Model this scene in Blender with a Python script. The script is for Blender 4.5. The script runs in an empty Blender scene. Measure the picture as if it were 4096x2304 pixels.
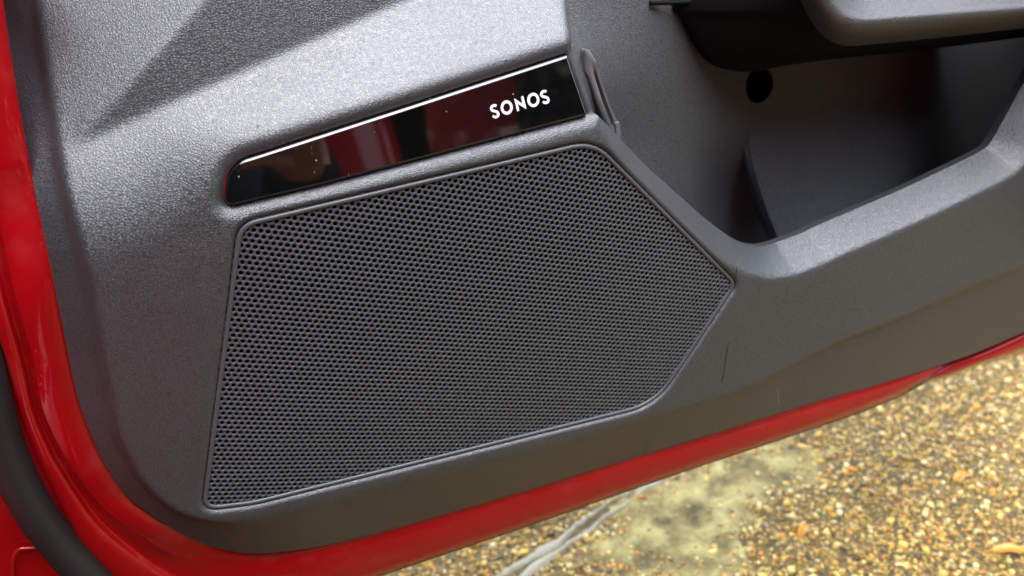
import bpy, math, random
import numpy as np
from mathutils import Matrix, Vector
from mathutils.geometry import delaunay_2d_cdt, tessellate_polygon

random.seed(7)
rng = np.random.default_rng(7)
SC = bpy.context.scene
COL = SC.collection

# ------------------------------------------------------------------ camera
# door frame (metres): x to the rear of the car, y into the door, z up; origin on the speaker face
MR = np.array([[0.93077892, -0.23830909, 0.27723526],
               [-0.35126816, -0.3728564, 0.85882989],
               [-0.10129803, -0.89676467, -0.43075727]])      # photo axes (right, down, forward) -> door frame
CAM = np.array([-0.06837688, -0.36142563, 0.16176976]) * (28 / 34)
cam = bpy.data.objects.new("camera", bpy.data.cameras.new("camera"))
COL.objects.link(cam)
m4 = Matrix.Identity(4)
for i in range(3):
    m4[i][0], m4[i][1], m4[i][2], m4[i][3] = MR[i, 0], -MR[i, 1], -MR[i, 2], CAM[i]
cam.matrix_world = m4
cam.data.sensor_width = 36
cam.data.lens = 2850 / 4096 * 36
cam.data.clip_start = 0.01
cam.data.clip_end = 200
cam.data.dof.use_dof = True
cam.data.dof.focus_distance = 0.335
cam.data.dof.aperture_fstop = 7.5
SC.camera = cam

# ------------------------------------------------------------------ sky, sun, exposure
SUN_EL, SUN_AZ = math.radians(72), math.radians(185)
w = bpy.data.worlds.new("World"); SC.world = w; w.use_nodes = True
nt = w.node_tree; nt.nodes.clear()
sky = nt.nodes.new("ShaderNodeTexSky"); sky.sky_type = 'NISHITA'; sky.sun_disc = False
sky.sun_elevation = SUN_EL; sky.sun_rotation = SUN_AZ
sky.air_density = 1.0; sky.dust_density = 1.5; sky.ozone_density = 1.0
hsv = nt.nodes.new("ShaderNodeHueSaturation"); hsv.inputs["Saturation"].default_value = 0.6
bg = nt.nodes.new("ShaderNodeBackground"); bg.inputs[1].default_value = 0.15
wo = nt.nodes.new("ShaderNodeOutputWorld")
nt.links.new(sky.outputs[0], hsv.inputs["Color"]); nt.links.new(hsv.outputs[0], bg.inputs[0]); nt.links.new(bg.outputs[0], wo.inputs[0])
sl = bpy.data.lights.new("sun", 'SUN'); sl.energy = 0.5; sl.angle = math.radians(100); sl.color = (1.0, 0.98, 0.96)
so = bpy.data.objects.new("sun", sl); COL.objects.link(so)
sd = Vector((math.sin(SUN_AZ) * math.cos(SUN_EL), math.cos(SUN_AZ) * math.cos(SUN_EL), math.sin(SUN_EL)))
so.rotation_euler = sd.to_track_quat('Z', 'Y').to_euler()
SC.view_settings.view_transform = 'Standard'
SC.view_settings.look = 'None'
SC.view_settings.exposure = 3.0
SC.view_settings.gamma = 1.0
SC.cycles.use_denoising = True

GROUND_Z = -0.43

# ------------------------------------------------------------------ helpers
def at(u, v, y=0.0):
    """point of the door frame in mm that the photo shows at (u, v), y mm behind the speaker face"""
    d = MR @ np.array([(u - 2048) / 2850, (v - 1152) / 2850, 1.0])
    c = CAM * 1000
    return c + d * ((y - c[1]) / d[1])

def at_ground(u, v, z=None):
    d = MR @ np.array([(u - 2048) / 2850, (v - 1152) / 2850, 1.0])
    z = GROUND_Z if z is None else z
    return CAM + d * ((z - CAM[2]) / d[2])

def on_plane(u, v, p0, n):
    d = MR @ np.array([(u - 2048) / 2850, (v - 1152) / 2850, 1.0])
    c = CAM * 1000
    return c + d * (np.dot(n, p0 - c) / np.dot(n, d))

def catmull(P, n, closed=False):
    P = np.asarray(P, float); m = len(P)
    seg = m if closed else m - 1
    t = np.linspace(0, seg, n, endpoint=not closed)
    i = np.minimum(t.astype(int), seg - 1); f = (t - i)[:, None]
    if closed:
        g = lambda k: P[(i + k) % m]
        p0, p1, p2, p3 = g(-1), g(0), g(1), g(2)
    else:
        E = np.vstack([2 * P[0] - P[1], P, 2 * P[-1] - P[-2]])
        p0, p1, p2, p3 = E[i], E[i + 1], E[i + 2], E[i + 3]
    return 0.5 * (2 * p1 + (p2 - p0) * f + (2 * p0 - 5 * p1 + 4 * p2 - p3) * f**2 + (3 * p1 - p0 - 3 * p2 + p3) * f**3)

def resample(P, step, closed=False):
    P = np.asarray(P, float)
    if closed: P = np.vstack([P, P[:1]])
    L = np.concatenate([[0], np.cumsum(np.linalg.norm(np.diff(P, axis=0), axis=1))])
    n = max(2, int(round(L[-1] / step)))
    t = np.linspace(0, L[-1], n + 1)
    Q = np.stack([np.interp(t, L, P[:, k]) for k in range(P.shape[1])], 1)
    return Q[:-1] if closed else Q

def round_poly(P, r, n=8):
    """closed polygon with corners rounded; r: radius or list"""
    P = np.asarray(P, float); m = len(P); out = []
    rr = r if hasattr(r, '__len__') else [r] * m
    for i in range(m):
        a, b, c = P[i - 1], P[i], P[(i + 1) % m]
        d1, d2 = a - b, c - b
        l1, l2 = np.linalg.norm(d1), np.linalg.norm(d2)
        ang = math.acos(max(-1, min(1, np.dot(d1, d2) / l1 / l2)))
        t = min(rr[i] / max(math.tan(ang / 2), 1e-3), 0.48 * min(l1, l2))
        s, e = b + d1 / l1 * t, b + d2 / l2 * t
        for k in range(n + 1):
            f = k / n
            out.append((1 - f)**2 * s + 2 * f * (1 - f) * b + f * f * e)
    return np.array(out)

def pip(pts, poly):
    x, z = pts[:, 0], pts[:, 1]; ins = np.zeros(len(pts), bool)
    a = poly; b = np.roll(poly, -1, 0)
    for (x1, z1), (x2, z2) in zip(a, b):
        c = (z1 > z) != (z2 > z)
        if z1 != z2:
            ins ^= c & (x < (x2 - x1) * (z - z1) / (z2 - z1) + x1)
    return ins

def polydist(pts, poly, closed=True, attr=None):
    """distance to a polyline, and optionally an attribute interpolated at the nearest point"""
    a = poly if closed else poly[:-1]; b = np.roll(poly, -1, 0) if closed else poly[1:]
    best = np.full(len(pts), 1e9); side = np.zeros(len(pts)); at_ = np.zeros(len(pts))
    for k in range(len(a)):
        d = b[k] - a[k]; L = d @ d + 1e-12
        w_ = pts - a[k]; t = np.clip((w_ @ d) / L, 0, 1)
        q = w_ - t[:, None] * d; ds = np.sqrt((q * q).sum(1))
        m = ds < best - 1e-9
        best[m] = ds[m]
        side[m] = (d[0] * w_[m, 1] - d[1] * w_[m, 0])
        if attr is not None:
            k2 = (k + 1) % len(poly); at_[m] = attr[k] * (1 - t[m]) + attr[k2] * t[m]
    return (best, side, at_) if attr is not None else (best, side)

def smax(a, b, k):
    h = np.clip(0.5 + 0.5 * (a - b) / k, 0, 1)
    return b * (1 - h) + a * h + k * h * (1 - h)
def smin(a, b, k): return -smax(-a, -b, k)
def sstep(a, b, x):
    t = np.clip((x - a) / (b - a), 0, 1); return t * t * (3 - 2 * t)

def mesh(name, V, F, mat, parent=None, smooth=True, mm=True, sharp=None, shared=None):
    """one mesh object out of vertices (mm) and faces"""
    me = bpy.data.meshes.new(name)
    V = np.asarray(V, float) * (0.001 if mm else 1)
    me.from_pydata([tuple(x) for x in V], [], [tuple(int(i) for i in f) for f in F])
    if smooth: me.polygons.foreach_set("use_smooth", [True] * len(me.polygons))
    if sharp is not None: me.set_sharp_from_angle(angle=math.radians(sharp))
    me.materials.append(mat)
    o = bpy.data.objects.new(name, me); COL.objects.link(o)
    if parent is not None: o.parent = parent
    return o

class Geo:
    def __init__(s): s.V = []; s.F = []
    def add(s, V, F):
        b = len(s.V); s.V += [tuple(x) for x in V]; s.F += [tuple(i + b for i in f) for f in F]
    def loft(s, rows, closed=False, flip=False):
        n = len(rows[0]); V = [p for r in rows for p in r]; F = []
        for i in range(len(rows) - 1):
            for j in range(n if closed else n - 1):
                k = (j + 1) % n
                f = (i * n + j, i * n + k, (i + 1) * n + k, (i + 1) * n + j)
                F.append(f[::-1] if flip else f)
        s.add(V, F)
    def cap(s, ring, flip=False):
        tri = tessellate_polygon([[Vector(p) for p in ring]])
        s.add(ring, [t[::-1] if flip else t for t in tri])
    def tube(s, path, r, n=10):
        path = np.asarray(path, float); rows = []
        for i in range(len(path)):
            t = path[min(i + 1, len(path) - 1)] - path[max(i - 1, 0)]; t /= np.linalg.norm(t)
            a = np.cross(t, [0, 1, 0]); a /= np.linalg.norm(a); b = np.cross(t, a)
            rr = r[i] if hasattr(r, '__len__') else r
            rows.append([path[i] + rr * (a * math.cos(q) + b * math.sin(q)) for q in np.linspace(0, 2 * math.pi, n, endpoint=False)])
        s.loft(rows, closed=True); s.cap(rows[0]); s.cap(rows[-1], True)
    def build(s, name, mat, parent=None, **k): return mesh(name, s.V, s.F, mat, parent, **k)

def thing(name, label, cat, loc=(0, 0, 0)):
    o = bpy.data.objects.new(name, None); COL.objects.link(o); o.location = loc; o.empty_display_size = 0.05
    o["label"] = label; o["category"] = cat
    return o
def tag(o, label=None, cat=None, group=None, kind=None):
    for k, v in (("label", label), ("category", cat), ("group", group), ("kind", kind)):
        if v: o[k] = v
    return o

# ------------------------------------------------------------------ materials
def new_mat(name):
    m = bpy.data.materials.new(name); m.use_nodes = True
    t = m.node_tree; b = t.nodes["Principled BSDF"]
    return m, t, b
def N(t, kind, **kw):
    n = t.nodes.new(kind)
    for k, v in kw.items():
        if k in n.inputs.keys(): n.inputs[k].default_value = v
        else: setattr(n, k, v)
    return n
def L(t, a, b): t.links.new(a, b)

def grained(name, col, rough, cell=1.35, strength=0.5, dist=0.00022, spec=0.5, wear=0.08, ior=1.55):
    """moulded plastic with a pebbled leather grain"""
    m, t, b = new_mat(name)
    tc = N(t, "ShaderNodeTexCoord")
    ns = N(t, "ShaderNodeTexNoise", Scale=420.0, Detail=1.0)
    L(t, tc.outputs["Object"], ns.inputs["Vector"])
    mix = N(t, "ShaderNodeVectorMath", operation='MULTIPLY_ADD'); mix.inputs[1].default_value = (0.0012,) * 3
    L(t, ns.outputs["Color"], mix.inputs[0]); L(t, tc.outputs["Object"], mix.inputs[2])
    vo = N(t, "ShaderNodeTexVoronoi", feature='DISTANCE_TO_EDGE', Scale=1000.0 / cell)
    L(t, mix.outputs[0], vo.inputs["Vector"])
    mr = N(t, "ShaderNodeMapRange", interpolation_type='SMOOTHSTEP'); mr.inputs["From Max"].default_value = 0.28
    L(t, vo.outputs["Distance"], mr.inputs["Value"])
    n2 = N(t, "ShaderNodeTexNoise", Scale=1500.0, Detail=2.0); L(t, tc.outputs["Object"], n2.inputs["Vector"])
    ad = N(t, "ShaderNodeMath", operation='MULTIPLY_ADD'); ad.inputs[1].default_value = 0.5
    L(t, n2.outputs["Fac"], ad.inputs[0]); L(t, mr.outputs[0], ad.inputs[2])
    bp = N(t, "ShaderNodeBump", Strength=strength, Distance=dist)
    L(t, ad.outputs[0], bp.inputs["Height"]); L(t, bp.outputs[0], b.inputs["Normal"])
    n3 = N(t, "ShaderNodeTexNoise", Scale=14.0, Detail=4.0); L(t, tc.outputs["Object"], n3.inputs["Vector"])
    r = N(t, "ShaderNodeMapRange"); r.inputs["To Min"].default_value = rough - wear; r.inputs["To Max"].default_value = rough + wear
    L(t, n3.outputs["Fac"], r.inputs["Value"]); L(t, r.outputs[0], b.inputs["Roughness"])
    cm = N(t, "ShaderNodeMix", data_type='RGBA'); L(t, mr.outputs[0], cm.inputs[0])       # creases coloured darker, standing in for the grain's shading in even light
    cm.inputs[6].default_value = (*[c * .45 for c in col], 1); cm.inputs[7].default_value = (*[c * 1.12 for c in col], 1); L(t, cm.outputs[2], b.inputs["Base Color"])
    b.inputs["Specular IOR Level"].default_value = spec; b.inputs["IOR"].default_value = ior
    return m

def plain(name, col, rough, spec=0.5, coat=0.0, coat_rough=0.03, bump=0.0, bscale=300.0, metal=0.0):
    m, t, b = new_mat(name)
    b.inputs["Base Color"].default_value = (*col, 1); b.inputs["Roughness"].default_value = rough
    b.inputs["Specular IOR Level"].default_value = spec; b.inputs["Metallic"].default_value = metal
    b.inputs["Coat Weight"].default_value = coat; b.inputs["Coat Roughness"].default_value = coat_rough
    tc = N(t, "ShaderNodeTexCoord"); n = N(t, "ShaderNodeTexNoise", Scale=bscale, Detail=3.0)
    L(t, tc.outputs["Object"], n.inputs["Vector"])
    r = N(t, "ShaderNodeMapRange"); r.inputs["To Min"].default_value = max(rough - 0.06, 0.0); r.inputs["To Max"].default_value = rough + 0.06
    L(t, n.outputs["Fac"], r.inputs["Value"]); L(t, r.outputs[0], b.inputs["Roughness"])
    if bump:
        bp = N(t, "ShaderNodeBump", Strength=bump, Distance=0.0003)
        L(t, n.outputs["Fac"], bp.inputs["Height"]); L(t, bp.outputs[0], b.inputs["Normal"])
    return m

GREY = (0.041, 0.0455, 0.0485)
M_TRIM = grained("grey_grained_plastic", GREY, 0.44, cell=1.0, spec=1.0, strength=0.52, dist=0.00017)
M_LINER = grained("pocket_plastic", (0.105, 0.108, 0.112), 0.5, cell=0.9, strength=0.9, dist=0.0002)
M_PAD = grained("armrest_skin", (0.1, 0.1, 0.1), 0.42, cell=1.0, strength=0.6)
M_GRILLE = plain("grille_plastic", (0.064, 0.066, 0.07), 0.42, bscale=900)
M_BLACKFOAM = plain("black_cloth", (0.004, 0.004, 0.004), 0.9, spec=0.1)
M_BLACK = plain("black_plastic", (0.005, 0.0052, 0.006), 0.7, spec=0.15, bump=0.2, bscale=1500)
M_RUBBER = plain("black_rubber", (0.012, 0.012, 0.013), 0.5, bscale=200)
M_WHITE = plain("white_print", (0.85, 0.88, 0.9), 0.4)
M_CLIP = plain("grey_smooth_plastic", (0.22, 0.22, 0.23), 0.4)

def paint_mat():
    m, t, b = new_mat("red_car_paint")
    b.inputs["Base Color"].default_value = (0.29, 0.0006, 0.0025, 1)
    b.inputs["Roughness"].default_value = 0.5; b.inputs["Specular IOR Level"].default_value = 0.1
    b.inputs["Coat Weight"].default_value = 1.0; b.inputs["Coat Roughness"].default_value = 0.04
    tc = N(t, "ShaderNodeTexCoord")
    dv = N(t, "ShaderNodeTexVoronoi", Scale=260.0); L(t, tc.outputs["Object"], dv.inputs["Vector"])
    dm = N(t, "ShaderNodeMapRange", interpolation_type='SMOOTHSTEP')
    dm.inputs["From Min"].default_value = 0.12; dm.inputs["From Max"].default_value = 0.28; dm.inputs["To Min"].default_value = 1; dm.inputs["To Max"].default_value = 0
    L(t, dv.outputs["Distance"], dm.inputs["Value"])
    n = N(t, "ShaderNodeTexNoise", Scale=35.0, Detail=4.0); L(t, tc.outputs["Object"], n.inputs["Vector"])
    nm = N(t, "ShaderNodeMapRange"); nm.inputs["From Min"].default_value = 0.52; nm.inputs["From Max"].default_value = 0.6
    L(t, n.outputs["Fac"], nm.inputs["Value"])
    mu = N(t, "ShaderNodeMath", operation='MULTIPLY'); L(t, dm.outputs[0], mu.inputs[0]); L(t, nm.outputs[0], mu.inputs[1])
    ad = N(t, "ShaderNodeMath", operation='MULTIPLY_ADD'); ad.inputs[1].default_value = 1.0
    n2 = N(t, "ShaderNodeTexNoise", Scale=30.0, Detail=1.0); L(t, tc.outputs["Object"], n2.inputs["Vector"])
    L(t, mu.outputs[0], ad.inputs[0]); L(t, n2.outputs["Fac"], ad.inputs[2])
    bp = N(t, "ShaderNodeBump", Strength=0.25, Distance=0.0006); L(t, ad.outputs[0], bp.inputs["Height"]); L(t, bp.outputs[0], b.inputs["Coat Normal"])
    # dried road film
    f = N(t, "ShaderNodeMapRange"); f.inputs["From Min"].default_value = 0.54; f.inputs["From Max"].default_value = 0.68; f.inputs["To Max"].default_value = 0.09
    n4 = N(t, "ShaderNodeTexNoise", Scale=70.0, Detail=5.0); L(t, tc.outputs["Object"], n4.inputs["Vector"]); L(t, n4.outputs["Fac"], f.inputs["Value"])
    mx = N(t, "ShaderNodeMix", data_type='RGBA'); L(t, f.outputs[0], mx.inputs[0])
    mx.inputs[6].default_value = (0.29, 0.0006, 0.0025, 1); mx.inputs[7].default_value = (0.34, 0.09, 0.08, 1)
    L(t, mx.outputs[2], b.inputs["Base Color"])
    return m
M_RED = paint_mat()

def piano_mat():
    m, t, b = new_mat("piano_black")
    b.inputs["Base Color"].default_value = (0.003, 0.003, 0.003, 1); b.inputs["Roughness"].default_value = 0.03
    b.inputs["IOR"].default_value = 1.75; b.inputs["Specular IOR Level"].default_value = 0.8
    tc = N(t, "ShaderNodeTexCoord")
    v = N(t, "ShaderNodeTexVoronoi", Scale=190.0); L(t, tc.outputs["Object"], v.inputs["Vector"])
    r = N(t, "ShaderNodeMapRange"); r.inputs["From Min"].default_value = 0.05; r.inputs["From Max"].default_value = 0.075; r.inputs["To Min"].default_value = 1; r.inputs["To Max"].default_value = 0
    L(t, v.outputs["Distance"], r.inputs["Value"])
    wn = N(t, "ShaderNodeSeparateColor"); L(t, v.outputs["Color"], wn.inputs[0])
    g = N(t, "ShaderNodeMath", operation='GREATER_THAN'); g.inputs[1].default_value = 0.72; L(t, wn.outputs[0], g.inputs[0])
    mu = N(t, "ShaderNodeMath", operation='MULTIPLY'); L(t, r.outputs[0], mu.inputs[0]); L(t, g.outputs[0], mu.inputs[1])
    mx = N(t, "ShaderNodeMix", data_type='RGBA'); L(t, mu.outputs[0], mx.inputs[0])
    mx.inputs[6].default_value = (0.003, 0.003, 0.003, 1); mx.inputs[7].default_value = (0.35, 0.34, 0.32, 1)
    L(t, mx.outputs[2], b.inputs["Base Color"])
    return m
M_PIANO = piano_mat()

# ------------------------------------------------------------------ outlines read off the photo (photo pixels)
TRIM_EDGE = [(-8, -300), (8, 0), (58, 339), (106, 610), (140, 768), (212, 1112), (276, 1430), (318, 1615), (392, 1806), (450, 1907), (509, 1986), (583, 2045),
             (678, 2106), (795, 2167), (901, 2198), (1024, 2214), (1262, 2188), (1554, 2119), (2048, 1977), (2737, 1769), (3310, 1592), (3517, 1536), (3787, 1452),
             (3920, 1404), (4096, 1327), (4420, 1180)]
RIDGE = [(105, -300), (135, 0), (175, 265), (212, 503), (254, 768), (307, 969), (350, 1139), (387, 1351), (424, 1536), (466, 1737), (514, 1854), (572, 1950),
         (662, 2035), (760, 2082), (900, 2102), (1024, 2087), (1183, 2045), (1395, 1986), (1607, 1928), (1819, 1875), (2048, 1825), (2207, 1785), (2472, 1706), (2737, 1631),
         (2949, 1568), (3072, 1515), (3337, 1377), (3602, 1271), (3867, 1155), (4096, 1065), (4450, 910)]
POCKET_EDGE = [(4420, -160), (4250, 60), (4096, 329), (4015, 477), (3965, 565), (3920, 605), (3761, 684), (3581, 768), (3284, 895), (3205, 932), (3088, 975), (3019, 985),
               (2940, 959), (2834, 885), (2700, 768), (2578, 657), (2480, 552), (2400, 470)]
GRILLE = [(800, 2056), (948, 893), (2378, 557), (2958, 1135), (2628, 1627), (1024, 2027)]
GRILLE_R = [8, 12, 25, 8, 34, 60]
BADGE = [(885, 843), (905, 700), (960, 640), (2277, 213), (2362, 466), (1289, 748)]
BADGE_R = [4, 10, 10, 1.2, 1.2, 300]

# ------------------------------------------------------------------ trim surface y = h(x, z), mm
xz = lambda p: np.array([p[0], p[2]])
G0, G1 = xz(at(950, 915)), xz(at(2380, 570))
gd = (G1 - G0) / np.linalg.norm(G1 - G0); gn = np.array([-gd[1], gd[0]])
T_E, T_C = math.tan(math.radians(7)), math.tan(math.radians(43))
def yE(P): return T_E * ((P - G0) @ gn)
def solve_many(px, f, it=26):
    y = np.zeros(len(px))
    for _ in range(it):
        P = np.array([at(u, v, yy) for (u, v), yy in zip(px, y)]); y = 0.35 * y + 0.65 * f(P[:, [0, 2]])
    return np.array([at(u, v, yy) for (u, v), yy in zip(px, y)])
def solve_on(u, v, f): return solve_many([(u, v)], f)[0]
L0, L1 = xz(solve_on(930, 600, yE)), xz(solve_on(2285, 170, yE))
ld = (L1 - L0) / np.linalg.norm(L1 - L0); ln = np.array([-ld[1], ld[0]])
def yC(P):
    return yE(np.atleast_2d(P - ((P - L0) @ ln)[..., None] * ln)) + T_C * ((P - L0) @ ln)
B0, B1 = solve_on(290, 590, yC), solve_on(1640, 0, yC)
def plane_through(p, q, slope_up):
    """plane holding the line p-q whose y grows by slope_up per mm measured up across the line"""
    a, b_ = xz(p), xz(q); d = (b_ - a) / np.linalg.norm(b_ - a); n = np.array([-d[1], d[0]])
    if n[1] < 0: n = -n
    sl_ = (q[1] - p[1]) / np.linalg.norm(b_ - a)
    return lambda P: p[1] + sl_ * ((P - a) @ d) + slope_up * ((P - a) @ n)
yB = plane_through(B0, B1, math.tan(math.radians(5)))
A0, A1 = solve_on(290, 590, yB), solve_on(810, 0, yB)
yA = plane_through(A0, A1, math.tan(math.radians(42)))

def upper(P):
    x = P[:, 0]
    lf = sstep(-55, -110, x)                                  # towards the hinge the folds grow softer
    y = smax(np.zeros(len(P)), yE(P), 4 + 0 * lf)
    ab = smax(yB(P), yA(P), 1.0)
    c = smin(yC(P), ab, 1.3)
    y = smax(y, c, 5 + 18 * lf)
    return y
def sig_ridge():
    return catmull(solve_many(RIDGE, upper)[:, [0, 2]], 160)
RID = sig_ridge()
tr = np.linspace(0, 1, len(RID))
RX = RID[:, 0]
slope_attr = np.where(tr < 0.46, 0.62, 0.36)                   # side flange is steeper than the bottom one
k_ = np.exp(-0.5 * (np.arange(-20, 21) / 8.0)**2); k_ /= k_.sum()
slope_attr = np.convolve(np.pad(slope_attr, 20, mode='edge'), k_, 'valid')
LSTEP = 6.5 * sstep(0.55, 0.40, tr)
RSTEP = 2.6 * sstep(90, 260, RX)                               # towards the rear the fold becomes a little step
def base(P):
    y = upper(P); y0 = y
    d, s, tt = polydist(P, RID, False, tr)
    a = np.interp(tt, tr, slope_attr); st = np.interp(tt, tr, RSTEP)
    sd_ = np.where(s < 0, d, -d)                               # ridge runs down then right: outside is on its right
    out = smax(sd_ * 1.0, np.zeros(len(P)), 3.5)
    gentle = np.where(st > 0.2, 1 - 0.55 * st / 2.6, 1.0)
    a = a * (1 - 0.35 * np.clip(y0 / 40, 0, 1))
    return y + out * a * gentle + st * sstep(0, 4.5, sd_) + np.interp(tt, tr, LSTEP) * sstep(-2.5, 4.5, sd_)

def edge_loop(px, f=base):
    return solve_many(px, f)[:, [0, 2]]

trim_px = catmull(TRIM_EDGE, 240)
OUT_L = edge_loop(trim_px); print("edge depth", base(OUT_L)[::12].round(0))
pw = np.interp(np.arange(170), [0, 127, 153, 170], [15, 13.5, 9, 3])    # the rim's facet: wide along the lower rim, tight beside the badge
psl = np.interp(np.arange(170), [0, 98, 122, 170], [1.28, 1.28, .62, .5])           # and gentler where it runs along the grille
POCK = edge_loop(catmull(POCKET_EDGE, 170), lambda P: base(P) + psl * pw)
RIGHT_UP = edge_loop([(2385, 455), (2375, 420), (2312, 240), (2296, 195), (2284, 100), (2274, 0), (2262, -300)])
print("right edge depth", base(RIGHT_UP))
outer = np.vstack([OUT_L, POCK, RIGHT_UP])
outer = resample(outer, 1.6, True)
GR = resample(round_poly(edge_loop(GRILLE), GRILLE_R), 1.2, True)
BD = resample(round_poly(edge_loop(BADGE, upper), BADGE_R), 1.0, True)

RIM_W = 12.0
def h(P):
    y = base(P)
    d, _, ii = polydist(P, POCK, False, np.arange(170.0))
    ww, sl_ = np.interp(ii, np.arange(170), pw), np.interp(ii, np.arange(170), psl)
    y = y + sl_ * smax(ww - d, np.zeros(len(P)), 1.6) * sstep(0, 1, ww)
    d, _ = polydist(P, RIGHT_UP, False); y = y + 2.5 * np.clip(1 - d / 3.5, 0, 1)**2
    d, _ = polydist(P, BD); y = y + 3.4 * np.clip(1 - d / 7.0, 0, 1)**2
    d, _ = polydist(P, GR); y = y + 1.3 * np.clip(1 - d / 2.2, 0, 1)**2
    return y

def build_trim(parent):
    lo, hi = outer.min(0), outer.max(0)
    g = np.stack(np.meshgrid(np.arange(lo[0], hi[0], 2.0), np.arange(lo[1], hi[1], 2.0)), -1).reshape(-1, 2)
    g[:, 0] += 0.7 * (np.round((g[:, 1] - lo[1]) / 2.0) % 2)
    extra = []
    def offs(poly, ds, closed=True):
        nx = np.roll(poly, -1, 0) - np.roll(poly, 1, 0) if closed else np.gradient(poly, axis=0)
        n = np.stack([-nx[:, 1], nx[:, 0]], 1); n /= np.linalg.norm(n, axis=1)[:, None] + 1e-9
        for d in ds: extra.append(poly + n * d); extra.append(poly - n * d)
    offs(BD, [0.8, 1.7, 2.8, 4.0, 5.4, 7]); offs(GR, [0.5, 1.0, 1.6, 2.3])
    offs(resample(POCK, 1.6), [0.8, 1.8, 3, 4.5, 6, 8, 10, 12, 14], False)
    ex = np.vstack(extra)
    g = np.vstack([g, ex]); g = g + rng.normal(0, 1e-3, g.shape)
    ins = pip(g, outer) & ~pip(g, GR) & ~pip(g, BD)
    dm = np.minimum(np.minimum(polydist(g, outer)[0], polydist(g, GR)[0]), polydist(g, BD)[0])
    g = g[ins & (dm > 0.45)]
    cons = [outer, GR, BD]
    V2 = np.vstack(cons + [g]); E2 = []; b = 0
    for c in cons:
        n = len(c); E2 += [(b + i, b + (i + 1) % n) for i in range(n)]; b += n
    r = delaunay_2d_cdt([Vector(p) for p in V2], E2, [], 0, 1e-5)
    V = np.array([tuple(v) for v in r[0]]); F = np.array([f for f in r[2] if len(f) == 3])
    c = V[F].mean(1)
    F = F[pip(c, outer) & ~pip(c, GR) & ~pip(c, BD)]
    a = V[F]; area = (a[:, 1, 0] - a[:, 0, 0]) * (a[:, 2, 1] - a[:, 0, 1]) - (a[:, 1, 1] - a[:, 0, 1]) * (a[:, 2, 0] - a[:, 0, 0])
    F[area < 0] = F[area < 0][:, ::-1]
    G = Geo(); Y = h(V)
    G.add(np.stack([V[:, 0], Y, V[:, 1]], 1), [tuple(f) for f in F])
    def wall(poly, depth, flip):
        y = h(poly)
        G.loft([np.stack([poly[:, 0], y + k, poly[:, 1]], 1) for k in (0, 0.4, depth)], True, flip)
    wall(outer, 5.0, False); wall(GR, 12.0, True); wall(BD, 6.0, True)
    return G.build("trim_panel", M_TRIM, parent, sharp=55)

# ------------------------------------------------------------------ the door
door = thing("red_car", "red car with an open door, grey grained trim, black badge strip and perforated speaker grille", "car")
trim = build_trim(door)

# speaker grille: a perforated sheet, every hole cut with its own bevel
def build_grille():
    th = math.radians(20.7); p = 2.8
    ax = np.array([math.cos(th), -math.sin(th)]) * p
    ay = np.array([-math.sin(th), -math.cos(th)]) * p * math.sqrt(3) / 2
    o0 = xz(at(1700 + 67 / 8.05, 1100 + 82 / 8.05))
    cells = []
    for j in range(-45, 60):
        for i in range(-60, 75):
            cells.append(o0 + ax * (i + 0.5 * (j % 2)) + ay * j)
    cells = np.array(cells)
    d, _ = polydist(cells, GR); ins = pip(cells, GR)
    cells = cells[ins]
    n = 12; ang = np.arange(n) * 2 * math.pi / n
    hexr = p / math.sqrt(3)
    # directions in the lattice frame; the hexagon's flats face +-ax
    e1 = ax / p; e2 = np.array([-e1[1], e1[0]])
    dirs = np.cos(ang)[:, None] * e1 + np.sin(ang)[:, None] * e2
    hr = np.array([(p / 2) / max(abs(math.cos(a - k * math.pi / 3)) for k in range(6)) for a in ang])
    rings = [(hr, 0.0), (np.full(n, 1.1), 0.0), (np.full(n, 1.02), 0.1), (np.full(n, 0.98), 0.3), (np.full(n, 0.97), 1.0)]
    V = []; F = []
    for c in cells:
        b = len(V)
        for r, y in rings:
            q = c + dirs * r[:, None]
            V += [(x_, y + 1.7, z_) for x_, z_ in q]
        for k in range(len(rings) - 1):
            for i in range(n):
                i2 = (i + 1) % n
                F.append((b + k * n + i2, b + k * n + i, b + (k + 1) * n + i, b + (k + 1) * n + i2))
    V = np.array(V); P = V[:, [0, 2]]
    ins = pip(P, GR); bad = ~ins
    if bad.any():                                             # what stands over the outline is drawn back onto it
        q = P[bad]; a = GR; bb = np.roll(GR, -1, 0)
        best = np.full(len(q), 1e9); near = q.copy()
        for k in range(len(a)):
            dd = bb[k] - a[k]; t = np.clip(((q - a[k]) @ dd) / (dd @ dd + 1e-12), 0, 1); pt = a[k] + t[:, None] * dd
            ds = ((q - pt)**2).sum(1); m = ds < best; best[m] = ds[m]; near[m] = pt[m]
        V[bad, 0], V[bad, 2] = near[:, 0], near[:, 1]
    V[:, 1] += dome(V[:, [0, 2]])
    g = mesh("speaker_grille", V, F, M_GRILLE, door)
    # raised rim
    R = resample(GR, 1.2, True)
    nx = np.roll(R, -1, 0) - np.roll(R, 1, 0); nn = np.stack([-nx[:, 1], nx[:, 0]], 1); nn /= np.linalg.norm(nn, axis=1)[:, None]
    if not pip((R + nn * 0.3)[:1], GR)[0]: nn = -nn
    dy = dome(R)
    G = Geo()
    prof = [(0.45, 6.0), (0.45, 1.6), (0.7, 1.1), (1.1, 0.9), (1.9, 0.95), (2.3, 1.15), (2.5, 1.9)]
    G.loft([np.stack([(R + nn * a)[:, 0], dy + b_, (R + nn * a)[:, 1]], 1) for a, b_ in prof], True)
    G.build("grille_rim", M_GRILLE, g, sharp=60)
    G = Geo(); ring = np.stack([(R - nn * 9)[:, 0], np.full(len(R), 9.0), (R - nn * 9)[:, 1]], 1)
    G.cap(ring); G.build("dust_cloth", M_BLACKFOAM, g)
    return g
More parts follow.
